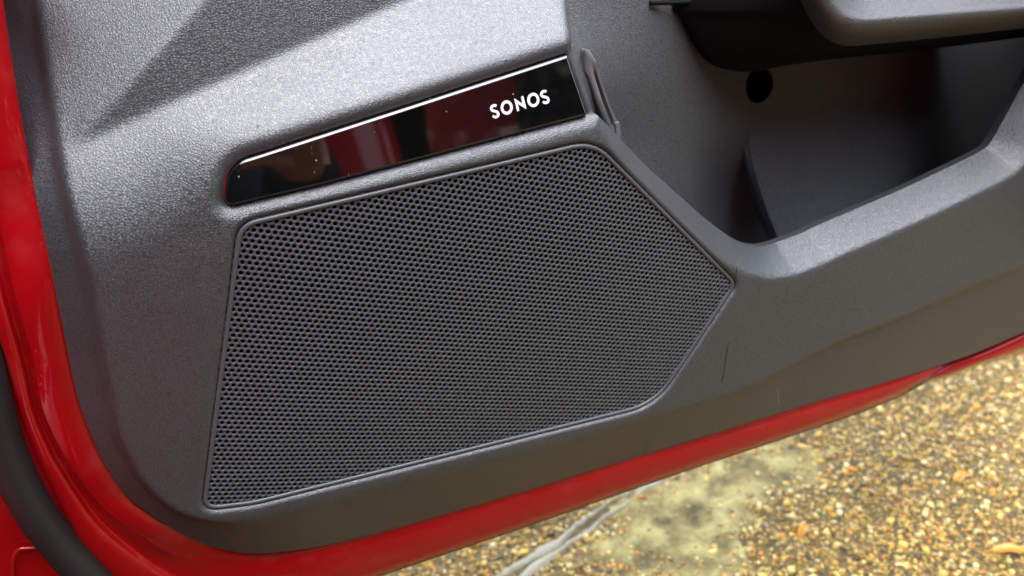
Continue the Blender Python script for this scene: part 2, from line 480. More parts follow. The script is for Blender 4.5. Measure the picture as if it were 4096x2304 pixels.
gc = GR.mean(0)
def dome(P):
    d, _ = polydist(P, GR)
    return -1.2 * (1 - np.clip(1 - d / 70.0, 0, 1)**2)
grille = build_grille()

# badge strip
e0, e1, e2 = solve_on(900, 800, upper), solve_on(2300, 440, upper), solve_on(2270, 230, upper)
bn = np.cross(e1 - e0, e2 - e0); bn /= np.linalg.norm(bn)
if bn[1] > 0: bn = -bn
bp0 = (e0 + e1 + e2) / 3 - bn * 0.78
def build_badge():
    c = BD.mean(0)
    nx = np.roll(BD, -1, 0) - np.roll(BD, 1, 0); nn = np.stack([-nx[:, 1], nx[:, 0]], 1); nn /= np.linalg.norm(nn, axis=1)[:, None]
    if not pip((BD + nn * 0.3)[:1], BD)[0]: nn = -nn
    def ring(inset, lift):
        P = BD + nn * inset
        y = bp0[1] - ((P[:, 0] - bp0[0]) * bn[0] + (P[:, 1] - bp0[2]) * bn[2]) / bn[1]
        return np.stack([P[:, 0], y - lift, P[:, 1]], 1)
    G = Geo(); rr = [ring(.5, -6), ring(.5, -1.7), ring(.6, -1.2), ring(.9, -0.75), ring(1.25, -0.3), ring(1.5, -0.09), ring(1.8, 0)]
    G.loft(rr, True); G.cap(rr[-1])
    b = G.build("badge_strip", M_PIANO, door, sharp=40)
    # orientation of faces outwards
    def zp(x, y): return (1920 + x / 8.05, 330 + y / 8.05)
    def stroke(pts, w_):
        pts = catmull(pts, 40); t = np.gradient(pts, axis=0); n = np.stack([-t[:, 1], t[:, 0]], 1); n /= np.linalg.norm(n, axis=1)[:, None]
        return np.vstack([pts + n * w_ / 2, (pts - n * w_ / 2)[::-1]])
    S = [(528, 757), (468, 735), (400, 763), (362, 832), (388, 895), (470, 922), (545, 945), (588, 1010), (565, 1085), (490, 1112), (412, 1078)]
    th_ = np.linspace(0, 2 * math.pi, 48, endpoint=False)
    def ell(cx_, cy_, a, b_): return np.stack([cx_ + a * np.cos(th_), cy_ + b_ * np.sin(th_)], 1)
    Npoly = [(1100, 508), (1365, 680), (1322, 455), (1397, 435), (1490, 825), (1475, 852), (1222, 685), (1265, 905), (1195, 928)]
    def place(p, lift): return [on_plane(*zp(*q), bp0 + bn * lift, bn) for q in p]
    for kind, data in (("s", (0, 0)), ("o", (860, 805)), ("n", None), ("o", (1717, 560)), ("s", (1612, -458))):
        G = Geo()
        if kind == "o":
            A, B_ = ell(*data, 195, 230), ell(*data, 112, 136)
            G.loft([place(A, 0.0), place(A, 0.12), place(B_, 0.12), place(B_, 0.0)], True)
        else:
            poly = stroke(np.array(S) + np.array(data), 84) if kind == "s" else round_poly(Npoly, 4, 3)
            top = place(poly, 0.12)
            G.loft([place(poly, 0.0), top], True); G.cap(top)
        G.build("letter", M_WHITE, b, smooth=False)
    return b
badge = build_badge()

# pocket liner
def grid_surf(cols, rows, Y, nu, nv, du=(0,) * 12):
    """smooth sheet through photo pixels (cols x rows) at depths Y, mm"""
    pts = np.array([[at(c + du[j] * max(0, 1 - (c - cols[0]) / 600), r, Y[j][i]) for i, c in enumerate(cols)] for j, r in enumerate(rows)])
    A = np.array([catmull(pts[j], nu) for j in range(len(rows))])
    return np.array([catmull(A[:, i], nv) for i in range(nu)]).transpose(1, 0, 2)
c1 = [2240, 2330, 2420, 2600, 2800, 2930, 2990, 3040, 3120]; r1 = [-350, 0, 300, 580, 800, 990, 1200]
Y1 = [[36, 38, 42, 46, 58, 70, 73.6, 74.8, 76], [32, 35, 39, 45, 58, 70, 73.6, 74.8, 76], [20, 26, 35, 47, 60, 70.5, 73.8, 75, 76], [14, 26, 42, 53, 62, 72.5, 77, 82, 90],
      [14, 26, 44, 55, 68, 100, 124, 138, 145], [14, 26, 44, 56, 74, 116, 138, 148, 152], [14, 26, 44, 58, 80, 122, 142, 150, 154]]
hc = at(3034, 343, 74); rr_ = 9.4
def drilled(S):
    """drop the faces inside the round opening after drawing the nearest points onto its rim"""
    S = np.array(S); d = np.hypot(S[..., 0] - hc[0], (S[..., 2] - hc[2]) / 1.06)
    m = (d > rr_ * .8) & (d < rr_ * 1.2)
    S[..., 0] = np.where(m, hc[0] + (S[..., 0] - hc[0]) * rr_ / np.maximum(d, 1e-6), S[..., 0])
    S[..., 2] = np.where(m, hc[2] + (S[..., 2] - hc[2]) * rr_ / np.maximum(d, 1e-6), S[..., 2])
    G = Geo(); G.loft(list(S)); ins = d.ravel() < rr_ * 1.2
    G.F = [f for f in G.F if not all(ins[i] for i in f)]
    return G
liner = drilled(grid_surf(c1, r1, Y1, 150, 150)).build("pocket_liner", M_LINER, door)
c2 = [2985, 3000, 3025, 3060, 3300, 3550, 3720, 3900, 4150, 4500]; r2 = [-100, 250, 560, 800, 990, 1250]
Y2 = [[76.5, 75.5, 74.5, 74, 74, 80, 92, 118, 140, 150], [76.5, 75.5, 74.5, 74, 74, 80, 92, 118, 140, 150], [84, 78, 75, 73.5, 72, 79, 92, 118, 140, 150], [98, 84, 77, 74, 70, 77, 92, 118, 140, 150],
      [102, 86, 77, 73, 68, 75, 92, 118, 140, 150], [102, 86, 77, 72, 66, 74, 92, 118, 140, 150]]
drilled(grid_surf(c2, r2, Y2, 200, 130, (0, 0, -35, 25, 98, 150))).build("pocket_back_wall", M_LINER, door)
# pocket floor and closed back so that no light leaks in
fl = catmull([(2420, 600), (2578, 750), (2834, 990), (2960, 1060), (3088, 1070), (3284, 990), (3581, 865), (3900, 720), (4300, 330)], 60)
G = Geo(); G.loft([[at(u, v, 26) for u, v in fl], [at(u, v, 80) for u, v in fl], [at(u, v + 20, 170) for u, v in fl]]); G.build("pocket_floor", M_LINER, door)
G = Geo(); G.loft([[at(2300, v, 170) for v in (-300, 400, 1100)], [at(3300, v, 172) for v in (-300, 400, 1100)], [at(4600, v, 170) for v in (-300, 400, 1100)]]); G.build("pocket_back", M_BLACK, door)

# round black opening in the back wall
G = Geo(); q = np.linspace(0, 2 * math.pi, 40, endpoint=False)
ringf = lambda r, y: np.stack([hc[0] + r * np.cos(q), np.full(40, hc[1] + y), hc[2] + r * 1.06 * np.sin(q)], 1)
rings_ = [ringf(rr_ + .5, 3), ringf(rr_ + .3, -1.6), ringf(rr_ - .3, -1.8), ringf(rr_ - .8, 0), ringf(rr_ - .9, 24)]
G.loft(rings_, True, True); G.cap(rings_[-1], True); G.build("cable_opening", M_BLACKFOAM, door, sharp=50)

# small grey clip beside the badge
def build_clip():
    px = [(2343, 196), (2360, 200), (2382, 240), (2410, 330), (2445, 430), (2470, 485), (2480, 560), (2450, 545), (2425, 500), (2390, 420), (2352, 310), (2340, 285)]
    inn = [(2376, 282), (2384, 290), (2400, 340), (2430, 425), (2455, 488), (2452, 512), (2434, 470), (2410, 400), (2385, 320)]
    yl = lambda v: np.interp(v, [190, 560], [22.5, 35])
    def ring(pts, r=.8):
        Q = round_poly(np.array(pts, float), r * 8, 4)
        return np.array([at(u, v, yl(v)) for u, v in Q])
    A = resample(ring(px), .8, True); n = len(A); I = resample(ring(inn), .8, True)
    I = I[np.linspace(0, len(I), n, endpoint=False).astype(int)]
    k = np.argmin(((I - A[0])**2).sum(1)); I = np.roll(I, -k, 0)
    f = lambda P, y: P + np.array([0, y, 0])
    G = Geo(); G.loft([f(A, 10), f(A, .6), f(A + (I - A) * .18, -.1), f(I + (A - I) * .2, -.1), f(I, .6), f(I, 7)], True)
    c = G.build("card_clip", M_CLIP, door, sharp=50)
    T = np.array([at(u, v, yl(v) + 2) for u, v in [(2405, 375), (2416, 380), (2438, 440), (2452, 492), (2444, 500), (2425, 450)]])
    G = Geo(); G.loft([f(T, 6), T], True); G.cap(T); G.build("spring_tongue", M_CLIP, c, sharp=40)
    T = np.array([at(u, v, yl(v) - 1.2) for u, v in [(2463, 494), (2478, 488), (2486, 566), (2468, 556)]])
    G = Geo(); G.loft([f(T, 8), T], True); G.cap(T); G.build("stop_block", M_CLIP, c, sharp=40)
build_clip()

# armrest and the black bracket under it
def armrest():
    bot = [(3178, -350), (3188, -60), (3215, 30), (3258, 105), (3305, 152), (3375, 182), (3480, 178), (3700, 157), (3900, 135), (4096, 112), (4500, 62)]
    low = [(3205, -350), (3222, -80), (3250, 0), (3290, 70), (3335, 115), (3400, 140), (3490, 140), (3700, 122), (3900, 101), (4096, 78), (4500, 30)]
    rid = [(3270, -350), (3285, -120), (3312, -20), (3345, 38), (3375, 66), (3430, 82), (3500, 82), (3700, 66), (3900, 50), (4096, 34), (4500, -5)]
    rd2 = [(3300, -350), (3320, -130), (3345, -45), (3375, 5), (3405, 32), (3450, 48), (3510, 50), (3700, 36), (3900, 20), (4096, 5), (4500, -40)]
    top = [(3600, -700), (3610, -650), (3620, -620), (3630, -600), (3640, -590), (3660, -585), (3700, -580), (3800, -580), (3950, -590), (4096, -600), (4500, -650)]
    rows = []
    for c, y in ((bot, 34), (bot, 8), (low, -10), (rid, -15), (rd2, -11), (top, 70)):
        rows.append(catmull([at(u, v, y) for u, v in c], 90))
    R = np.array(rows)
    S = np.array([catmull(R[1:5, i], 26) for i in range(90)]).transpose(1, 0, 2)
    G = Geo(); G.loft([R[0]] + list(S) + [R[5]]); return G.build("armrest", M_PAD, door, sharp=70)
arm = armrest()
def bracket():
    out = [(2690, -400), (2700, 5), (2735, 62), (2780, 138), (2832, 212), (2882, 256), (2930, 279), (2985, 289), (3050, 275), (3110, 268), (3300, 242), (3590, 213), (3800, 188), (4096, 150), (4500, 95)]
    top = [(3200, -400), (3250, 5), (3280, 62), (3320, 110), (3360, 150), (3400, 160), (3450, 165), (3500, 165), (3520, 165), (3540, 160), (3560, 160), (3700, 150), (3800, 140), (4096, 100), (4500, 40)]
    O = catmull([at(u, v, y) for (u, v), y in zip(out, np.interp(range(15), [0, 3, 7, 10, 14], [46, 48, 52, 54, 56]))], 90); I = catmull([at(u, v, 16) for u, v in top], 90)
    O2 = O + np.array([0, 1.5, 0]); 
    G = Geo(); G.loft([O + np.array([0, 40, 0]), O2, O + (I - O) * 0.03, O + (I - O) * .3, I]); b = G.build("armrest_bracket", M_BLACK, door, sharp=60)
    G = Geo()
    s1 = catmull([at(u, v, 50) for u, v in [(3020, 283), (3200, 240), (3330, 205), (3470, 182)]], 20); G.tube(s1, 0.9, 8)
    G.build("bracket_seam", M_BLACK, b)
    G = Geo(); s1 = [at(u, v, 44) for u, v in [(2600, 12), (2705, 10), (2850, 4), (3180, 0)]]; G.tube(catmull(s1, 20), 1.2, 8); G.build("bracket_ledge", M_BLACK, b)
bracket()

# painted shell
TS = TRIM_EDGE[:23]
KS = [(-190, -300), (-150, 0), (-95, 339), (-40, 650), (-5, 850), (70, 1190), (137, 1430), (178, 1640), (250, 1800), (310, 1892), (385, 1990), (450, 2052), (540, 2115), (670, 2190), (795, 2225),
      (1024, 2241), (1262, 2201), (1556, 2126), (2050, 1983), (2738, 1774), (3311, 1596), (3518, 1539), (3781, 1457)]
SS = [(-330, -300), (-300, 0), (-245, 339), (-190, 650), (-130, 950), (-50, 1230), (10, 1430), (72, 1650), (130, 1810), (185, 1930), (244, 2050), (320, 2185), (405, 2290), (560, 2440), (760, 2540),
      (1010, 2475), (1270, 2382), (1565, 2282), (2060, 2115), (2745, 1877), (3320, 1685), (3549, 1600), (3692, 1531)]
OS = [(-900, -300), (-880, 0), (-860, 339), (-840, 650), (-800, 950), (-760, 1230), (-700, 1600), (-600, 1900), (-480, 2150), (-350, 2350), (-200, 2500), (0, 2640), (200, 2740), (420, 2780), (700, 2720)] + [(u + 2, v + 5) for u, v in SS[15:]]
def shell():
    n = 240; w15 = np.array([0.0] * 13 + [0.3, 0.7] + [1.0] * 8)
    def cv(px, y): return catmull([at(u, v, yy) for (u, v), yy in zip(px, y)], n)
    T = np.array(TS, float); K = np.array(KS, float); S = np.array(SS, float); O = np.array(OS, float)
    mixp = lambda a, b_, f: a + (b_ - a) * f
    one = np.ones(23)
    inner = T + np.array([[90, -60]] * 23); inner[15:] = T[15:] + np.array([-10, -60])
    lerp = lambda a, b_: a * (1 - w15) + b_ * w15
    yR = base(edge_loop(TS)) + 3.0; yT = np.minimum(yR, 26 + 0.15 * (yR - 26))
    r_ = lambda a, b_: yT + a * (1 - w15) + b_ * w15
    rows = [cv(T, yR + 9), cv(T, yT + 1.2), cv(T, yT), cv(mixp(T, K, .45), r_(-1.7, -.2)), cv(mixp(T, K, .8), r_(-1.9, -.1)), cv(K, r_(-1.3, 0)),
            cv(mixp(K, S, .05), r_(-.9, -.2)), cv(mixp(K, S, .12), r_(1.6, -.5)), cv(mixp(K, S, .2), r_(3.4, -1)), cv(mixp(K, S, .3), r_(4.2, -1.2)), cv(mixp(K, S, .36), r_(3.0, -1.3)), cv(mixp(K, S, .44), r_(1.2, -1.4)), cv(mixp(K, S, .6), r_(.3, -1.4)),
            cv(mixp(K, S, .8), r_(.9, -.8)), cv(mixp(K, S, .93), r_(2.5, 0)), cv(S, r_(4, 1.2)), cv(mixp(S, O, .5), r_(4.5, 2.4)), cv(O, r_(5.5, 14))]
    R = np.array(rows)
    D = np.array([catmull(R[:, i], 70) for i in range(n)]).transpose(1, 0, 2)
    G = Geo(); G.loft(list(D)); sh = G.build("door_shell", M_RED, door)
    # dark hem under the bottom edge
    hs = catmull(SS[15:], 120); hy = np.interp(np.linspace(0, 1, 120), np.linspace(0, 1, 8), yT[15:]) + 1.2
    hem_a = [at(u, v - 1, y + 1) for (u, v), y in zip(hs, hy)]; hem_b = [at(u, v + 9, y + 4.4) for (u, v), y in zip(hs, hy)]; hem_c = [at(u, v + 9, y + 24) for (u, v), y in zip(hs, hy)]
    G = Geo(); G.loft([hem_a, hem_b, hem_c, [p + np.array([0, 100, -4]) for p in hem_c]]); G.build("door_hem", M_RUBBER, sh)
    # embossed rounded square on the outer flange, lower left
    E_ = resample(round_poly([xz(at(u, v, 21)) for u, v in [(50, 2235), (70, 2195), (150, 2190), (330, 2400), (300, 2560), (40, 2480)]], 3, 6), 1.0, True)
    G = Geo(); ring = np.stack([E_[:, 0], np.full(len(E_), 20.9), E_[:, 1]], 1); G.tube(np.vstack([ring, ring[:1]]), 0.9, 8); G.build("pressed_bead", M_RED, sh)
    return sh
shell_o = shell()
# outer skin seen past the end of the bottom curve
def skin():
    a = [(3700, 1505), (3787, 1450), (3920, 1402), (4096, 1325), (4420, 1180)]
    b_ = [(3700, 1515), (3795, 1470), (3925, 1425), (4096, 1356), (4420, 1215)]
    c = [(3697, 1524), (3800, 1496), (3930, 1447), (4096, 1388), (4420, 1255)]
    d = [(3700, 1536), (3806, 1506), (3935, 1458), (4096, 1412), (4420, 1285)]
    rows = [catmull([at(u, v - 30, y) for u, v in a], 60) if k == 0 else catmull([at(u, v, y) for u, v in cc], 60) for k, (cc, y) in enumerate(((a, 34), (a, 25), (b_, 20.5), (c, 20), (d, 27)))]
    R = np.array(rows); D = np.array([catmull(R[:, i], 24) for i in range(60)]).transpose(1, 0, 2)
    G = Geo(); G.loft(list(D)); G.build("door_skin", M_RED, door)
    G = Geo(); s1 = catmull([at(u, v, 16.5) for u, v in [(3792, 1447), (3740, 1497), (3690, 1532), (3640, 1560)]], 16); G.tube(s1, 0.5, 8); G.build("seam_strip", M_RUBBER, door)
skin()
# rubber seal
SEAL = [(-330, -300), (-300, 0), (-240, 400), (-185, 800), (-115, 1200), (-50, 1550), (0, 1740), (42, 1850), (93, 1965), (160, 2080), (238, 2180), (315, 2265), (420, 2370), (560, 2480), (760, 2570)]
G = Geo(); G.loft([[(x, y, z) for x in (-300, 0, 350, 800, 1100)] for y, z in ((150, -190), (176, -100), (186, 0), (186, 200), (166, 480))]); G.build("outer_panel", M_RED, door)
G = Geo(); G.loft([[at(4470, v, y) for v in (-700, 0, 600, 1000)] for y in (-25, 60, 170)]); G.build("pocket_light_stop", M_LINER, door)  # unseen end wall, added to keep side light out of the pocket
def seal():
    yy = base(edge_loop(TS))[:len(SEAL)] + 3; yy = np.minimum(yy, 26 + 0.15 * (yy - 26))
    P = catmull([at(u, v, y) for (u, v), y in zip(SEAL, yy)], 160)
    G = Geo(); G.tube(P, 7.8, 20)
    s = G.build("door_seal", M_RUBBER, door)
    Q = catmull([at(u + 58, v - 34, y + 3) for (u, v), y in zip(SEAL, yy)], 160); G = Geo(); G.tube(Q, 2.0, 10); G.build("seal_lip", M_RUBBER, s)
seal()

# scuffs on the lower trim
def scuff(name, px, wd, mat):
    P = np.array([solve_on(u, v, h) for u, v in px]); P[:, 1] -= 0.12
    G = Geo(); G.loft([P - [wd, 0, 0], P, P + [wd, 0, 0]]); G.build(name, mat, trim)
scuff("pale_scuff", catmull([(3111, 1553), (3112, 1575), (3113, 1598), (3114, 1618)], 10), 0.35, plain("pale_scuff", (.2, .19, .17), .6))
M_SCUFF = plain("dark_scuff", (.016, .016, .016), .45)
scuff("dark_scuff", catmull([(2914, 1370), (2908, 1400), (2902, 1445), (2893, 1500), (2886, 1530)], 12), 0.3, M_SCUFF)
scuff("dark_scuff", catmull([(2950, 1045), (2947, 1070), (2943, 1100), (2941, 1130)], 10), 0.4, M_SCUFF)

# water droplets
m_w, t_w, b_w = new_mat("water"); b_w.inputs["Base Color"].default_value = (1, 1, 1, 1); b_w.inputs["Roughness"].default_value = 0.0
b_w.inputs["IOR"].default_value = 1.33; b_w.inputs["Transmission Weight"].default_value = 1.0
nz_ = N(t_w, "ShaderNodeTexNoise", Scale=400.0); tcw = N(t_w, "ShaderNodeTexCoord"); L(t_w, tcw.outputs["Object"], nz_.inputs["Vector"])
bp_ = N(t_w, "ShaderNodeBump", Strength=0.1, Distance=0.0002); L(t_w, nz_.outputs["Fac"], bp_.inputs["Height"]); L(t_w, bp_.outputs[0], b_w.inputs["Normal"])
def droplet(u, v, a, b_, label, on_badge):
    if on_badge: p, n = on_plane(u, v, bp0, bn), bn
    else:
        p = solve_on(u, v, h); e = .4; q0, q1, q2 = (h(np.array([[p[0] + dx, p[2] + dz]]))[0] for dx, dz in ((0, 0), (e, 0), (0, e)))
        n = np.array([(q1 - q0) / e, -1, (q2 - q0) / e]); n /= np.linalg.norm(n)
    up = np.array([.15, 0, 1.0]); up -= n * (up @ n); up /= np.linalg.norm(up); sd_ = np.cross(up, n)
    G = Geo(); q = np.linspace(0, 2 * math.pi, 20, endpoint=False); rows = []
    for f, z in ((1, -.05), (.98, .12), (.88, .32), (.68, .5), (.4, .6), (.08, .64)):
        rows.append([up * b_ * f * math.sin(k) * (1.0 if math.sin(k) < 0 else 1.35) + sd_ * a * f * math.cos(k) + n * z * a for k in q])
    G.loft(rows, True); G.cap(rows[-1])
    o = G.build("water_droplet", m_w); o.location = p * 0.001
    tag(o, label, "droplet", "water droplets on the door")
droplet(1248, 603, .75, 1.35, "longest clear droplet running down the black strip, left of centre", True)
droplet(1259, 692, .5, .6, "small round droplet on the black strip under the long droplet", True)
droplet(1397, 700, .45, .5, "tiny droplet at the lower edge of the black strip", True)
droplet(1030, 505, .6, .6, "leftmost droplet on the grey shoulder above the black strip", False)
droplet(1072, 520, .5, .5, "droplet on the grey shoulder beside the leftmost one", False)
droplet(1204, 492, .55, .5, "droplet on the grey shoulder above the long droplet", False)
droplet(1893, 62, .6, .5, "droplet high on the grey shoulder near the top of the photo", False)

# ------------------------------------------------------------------ ground
def ground_mat():
    m, t, b = new_mat("exposed_aggregate")
    tc = N(t, "ShaderNodeTexCoord")
    n = N(t, "ShaderNodeTexNoise", Scale=6.0, Detail=6.0); L(t, tc.outputs["Object"], n.inputs["Vector"])
    v = N(t, "ShaderNodeTexVoronoi", Scale=140.0); L(t, tc.outputs["Object"], v.inputs["Vector"])
    sp = N(t, "ShaderNodeSeparateColor"); L(t, v.outputs["Color"], sp.inputs[0])
    cr = N(t, "ShaderNodeValToRGB"); L(t, sp.outputs[0], cr.inputs[0])
    e = cr.color_ramp.elements; e[0].color = (0.035, 0.024, 0.006, 1); e[1].color = (0.24, 0.17, 0.05, 1)
    x = cr.color_ramp.elements.new(0.5); x.color = (0.1, 0.068, 0.018, 1)
    mx = N(t, "ShaderNodeMix", data_type='RGBA'); mr = N(t, "ShaderNodeMapRange"); mr.inputs["From Min"].default_value = .35; mr.inputs["From Max"].default_value = .65
    L(t, n.outputs["Fac"], mr.inputs["Value"]); L(t, mr.outputs[0], mx.inputs[0])
    mx.inputs[6].default_value = (0.035, 0.024, 0.005, 1); mx.inputs[7].default_value = (0.1, 0.07, 0.017, 1)
    m2 = N(t, "ShaderNodeMix", data_type='RGBA'); m2.inputs[0].default_value = 0.5
    L(t, mx.outputs[2], m2.inputs[6]); L(t, cr.outputs[0], m2.inputs[7]); L(t, m2.outputs[2], b.inputs["Base Color"])
    b.inputs["Roughness"].default_value = 0.75
    bp = N(t, "ShaderNodeBump", Strength=0.8, Distance=0.003); L(t, v.outputs["Distance"], bp.inputs["Height"]); bp.invert = True; L(t, bp.outputs[0], b.inputs["Normal"])
    return m
def cement_mat():
    m, t, b = new_mat("mossy_cement")
    tc = N(t, "ShaderNodeTexCoord")
    n = N(t, "ShaderNodeTexNoise", Scale=28.0, Detail=8.0, Roughness=0.65); L(t, tc.outputs["Object"], n.inputs["Vector"])
    cr = N(t, "ShaderNodeValToRGB"); L(t, n.outputs["Fac"], cr.inputs[0])
    e = cr.color_ramp.elements; e[0].position = .34; e[0].color = (0.06, 0.045, 0.012, 1); e[1].position = .64; e[1].color = (0.4, 0.34, 0.12, 1); x_ = e.new(.47); x_.color = (0.18, 0.14, 0.042, 1)
    L(t, cr.outputs[0], b.inputs["Base Color"]); b.inputs["Roughness"].default_value = 0.85
    bp = N(t, "ShaderNodeBump", Strength=0.8, Distance=0.006); L(t, n.outputs["Fac"], bp.inputs["Height"]); L(t, bp.outputs[0], b.inputs["Normal"])
    return m
G = Geo(); s_ = 60.0
G.add([(-s_, -s_, GROUND_Z), (s_, -s_, GROUND_Z), (s_, s_, GROUND_Z), (-s_, s_, GROUND_Z)], [(0, 1, 2, 3)])
tag(G.build("ground", ground_mat(), mm=False), kind="structure")
# pale worn cement patch along the joint, a lumpy sheet
def patch():
    px = [(2560, 1940), (2900, 1800), (3170, 1740), (3330, 1800), (3260, 1930), (3080, 1990), (2960, 2150), (3000, 2330), (2600, 2330), (2300, 2260), (2420, 2080)]
    P = catmull([at_ground(u, v)[:2] for u, v in px], 120, True); c = P.mean(0)
    kk = np.convolve(np.tile(rng.normal(size=120), 3), np.ones(3) / 3, 'same')[120:240, None]; P = c + (P - c) * (1 + 0.13 * kk)
    G = Geo(); rows = []
    for f, z in ((1.0, 0.0002), (.93, 0.0007), (.75, 0.001), (.5, .0012), (.25, .0014), (.02, .0014)):
        rows.append([(*(c + (p - c) * f), GROUND_Z + z) for p in P])
    G.loft(rows, True); o = G.build("cement_patch", cement_mat(), mm=False); tag(o, kind="structure")
patch()
# pale mortar joint: two ragged ridges left by the trowel
def joint():
    m = plain("pale_mortar", (0.3, 0.275, 0.18), 0.6, bump=0.6, bscale=80)
    G = Geo()
    for px, w0 in (([(1750, 2480), (2048, 2275), (2200, 2178), (2330, 2092), (2440, 2022), (2560, 1940), (2760, 1800)], .0045), ([(1840, 2480), (2080, 2320), (2260, 2190), (2400, 2090), (2520, 2005), (2600, 1945), (2800, 1805)], .0036)):
        P = catmull([at_ground(u, v) for u, v in px], 160); rows = []
        t = np.gradient(P, axis=0); n = np.stack([-t[:, 1], t[:, 0]], 1); n /= np.linalg.norm(n, axis=1)[:, None]
        sm = lambda k: np.convolve(rng.normal(size=160 + 2 * k), np.ones(2 * k + 1) / (2 * k + 1) * math.sqrt(2 * k + 1), 'valid')
        wv = w0 * np.clip(1 + .3 * sm(9), .4, 2); cx_ = .001 * sm(7); hz = .0028 * np.clip(1 + .3 * sm(6), .3, 2)
        for f, z in ((-1, -.05), (-.7, .5), (-.25, .95), (.2, 1), (.65, .6), (1, -.05)):
            rows.append([(P[i, 0] + n[i, 0] * (wv[i] * f + cx_[i]), P[i, 1] + n[i, 1] * (wv[i] * f + cx_[i]), GROUND_Z + hz[i] * z + rng.normal() * .0003) for i in range(160)])
        G.loft(rows)
    tag(G.build("mortar_joint", m, mm=False), kind="structure")
joint()
# pebbles set in the slab
def pebbles():
    import bmesh
    bm = bmesh.new(); bmesh.ops.create_icosphere(bm, subdivisions=1, radius=1.0)
    bv = np.array([v.co[:] for v in bm.verts]); bf = np.array([[v.index for v in f.verts] for f in bm.faces]); bm.free()
    n = 80000
    lo = np.array([-0.15, -0.1]); hi = np.array([1.05, 0.5])
    P = rng.uniform(lo, hi, (n * 2, 2))
    J = np.array([at_ground(u, v)[:2] for u, v in [(1780, 2480), (2365, 2091), (2780, 1802)]])
    dj = polydist(P, J, False)[0]
    pc = np.array([at_ground(u, v)[:2] for u, v in [(2560, 1940), (2900, 1800), (3170, 1740), (3330, 1800), (3260, 1930), (3080, 1990), (2960, 2150), (3000, 2330), (2600, 2330), (2300, 2260), (2420, 2080)]])
    inp = pip(P, pc)
    dp_ = polydist(P, catmull(pc, 60, True))[0]
    keep = (dj > 0.009) & (~inp | (rng.random(len(P)) < 1.0 * np.exp(-(dp_ / 0.028)**1.5) + 0.06))
    P = P[keep][:n]; n = len(P)
    r = np.clip(rng.lognormal(math.log(0.00145), 0.45, n), 0.0007, 0.0052)
    V = np.zeros((n, len(bv), 3)); ca = rng.uniform(0, 6.28, n)
    st = np.stack([rng.uniform(.8, 1.5, n), rng.uniform(.7, 1.0, n), rng.uniform(.45, .8, n)], 1)
    jit = 1 + 0.10 * rng.normal(size=(n, len(bv), 1))
    Q = bv[None] * st[:, None, :] * jit * r[:, None, None]
    V[..., 0] = Q[..., 0] * np.cos(ca)[:, None] - Q[..., 1] * np.sin(ca)[:, None] + P[:, 0, None]
    V[..., 1] = Q[..., 0] * np.sin(ca)[:, None] + Q[..., 1] * np.cos(ca)[:, None] + P[:, 1, None]
    V[..., 2] = Q[..., 2] + GROUND_Z + (r * 0.15)[:, None]
    F = (bf[None] + (np.arange(n) * len(bv))[:, None, None]).reshape(-1, 3)
    me = bpy.data.meshes.new("pebbles"); me.vertices.add(n * len(bv)); me.vertices.foreach_set("co", V.ravel())
    me.loops.add(F.size); me.loops.foreach_set("vertex_index", F.ravel().astype(np.int32)); me.polygons.add(len(F))
    me.polygons.foreach_set("loop_start", np.arange(0, F.size, 3, dtype=np.int32)); me.update(calc_edges=True); me.validate()
    me.polygons.foreach_set("use_smooth", [True] * len(me.polygons))
    pal = np.array([(.42, .25, .035), (.56, .37, .06), (.26, .15, .02), (.72, .58, .26), (.55, .21, .012), (.13, .08, .018), (.32, .21, .045), (.75, .56, .15)])
    ci = rng.choice(len(pal), n, p=[.22, .18, .17, .1, .07, .1, .1, .06])
    c = pal[ci] * rng.uniform(.55, 1.3, (n, 1)) * 0.9; c = np.repeat(np.hstack([c, np.ones((n, 1))]), len(bv), 0)
    ca_ = me.color_attributes.new("pebble_colour", 'FLOAT_COLOR', 'POINT'); ca_.data.foreach_set("color", c.astype(np.float32).ravel())
    m, t, b = new_mat("wet_pebbles"); a = N(t, "ShaderNodeAttribute", attribute_name="pebble_colour"); L(t, a.outputs["Color"], b.inputs["Base Color"])
    tcn = N(t, "ShaderNodeTexCoord"); nz = N(t, "ShaderNodeTexNoise", Scale=300.0); L(t, tcn.outputs["Object"], nz.inputs["Vector"])
    r_ = N(t, "ShaderNodeMapRange"); r_.inputs["To Min"].default_value = .06; r_.inputs["To Max"].default_value = .35; L(t, nz.outputs["Fac"], r_.inputs["Value"]); L(t, r_.outputs[0], b.inputs["Roughness"])
    me.materials.append(m); o = bpy.data.objects.new("pebbles", me); COL.objects.link(o)
    tag(o, "wet tan and orange pebbles set in the slab under the door", kind="stuff")
pebbles()

# ------------------------------------------------------------------ the car the door belongs to, and the trees across the drive (seen mirrored in the gloss)
HX, HY = -0.30, 0.07
UX, UY = 0.42, -0.907                                          # along the car's flank, from the hinge towards its tail
def body_pt(s, dp, z): return (HX + UX * s - 0.907 * dp, HY + UY * s - 0.42 * dp, z)   # dp: metres in from the flank
def flank(G, rows, s0, s1, n=14):
    """panel between s0 and s1 with a profile of (depth, z)"""
    G.loft([[body_pt(s, d, z) for d, z in rows] for s in np.linspace(s0, s1, n)])
car = door
M_INT = plain("dark_cabin_cloth", (0.012, 0.012, 0.013), 0.85, spec=0.2)
M_GLASS = plain("dark_window_glass", (0.01, 0.012, 0.012), 0.03)
zg = GROUND_Z
door_prof = [(0.10, zg + .2), (0.03, zg + .23), (0.0, zg + .32), (0.0, zg + .5), (-0.03, zg + .72), (0.0, zg + .86), (0.05, zg + .95), (0.09, zg + .96)]
G = Geo(); flank(G, door_prof, 1.28, 2.12); G.build("rear_door", M_RED, car, mm=False)
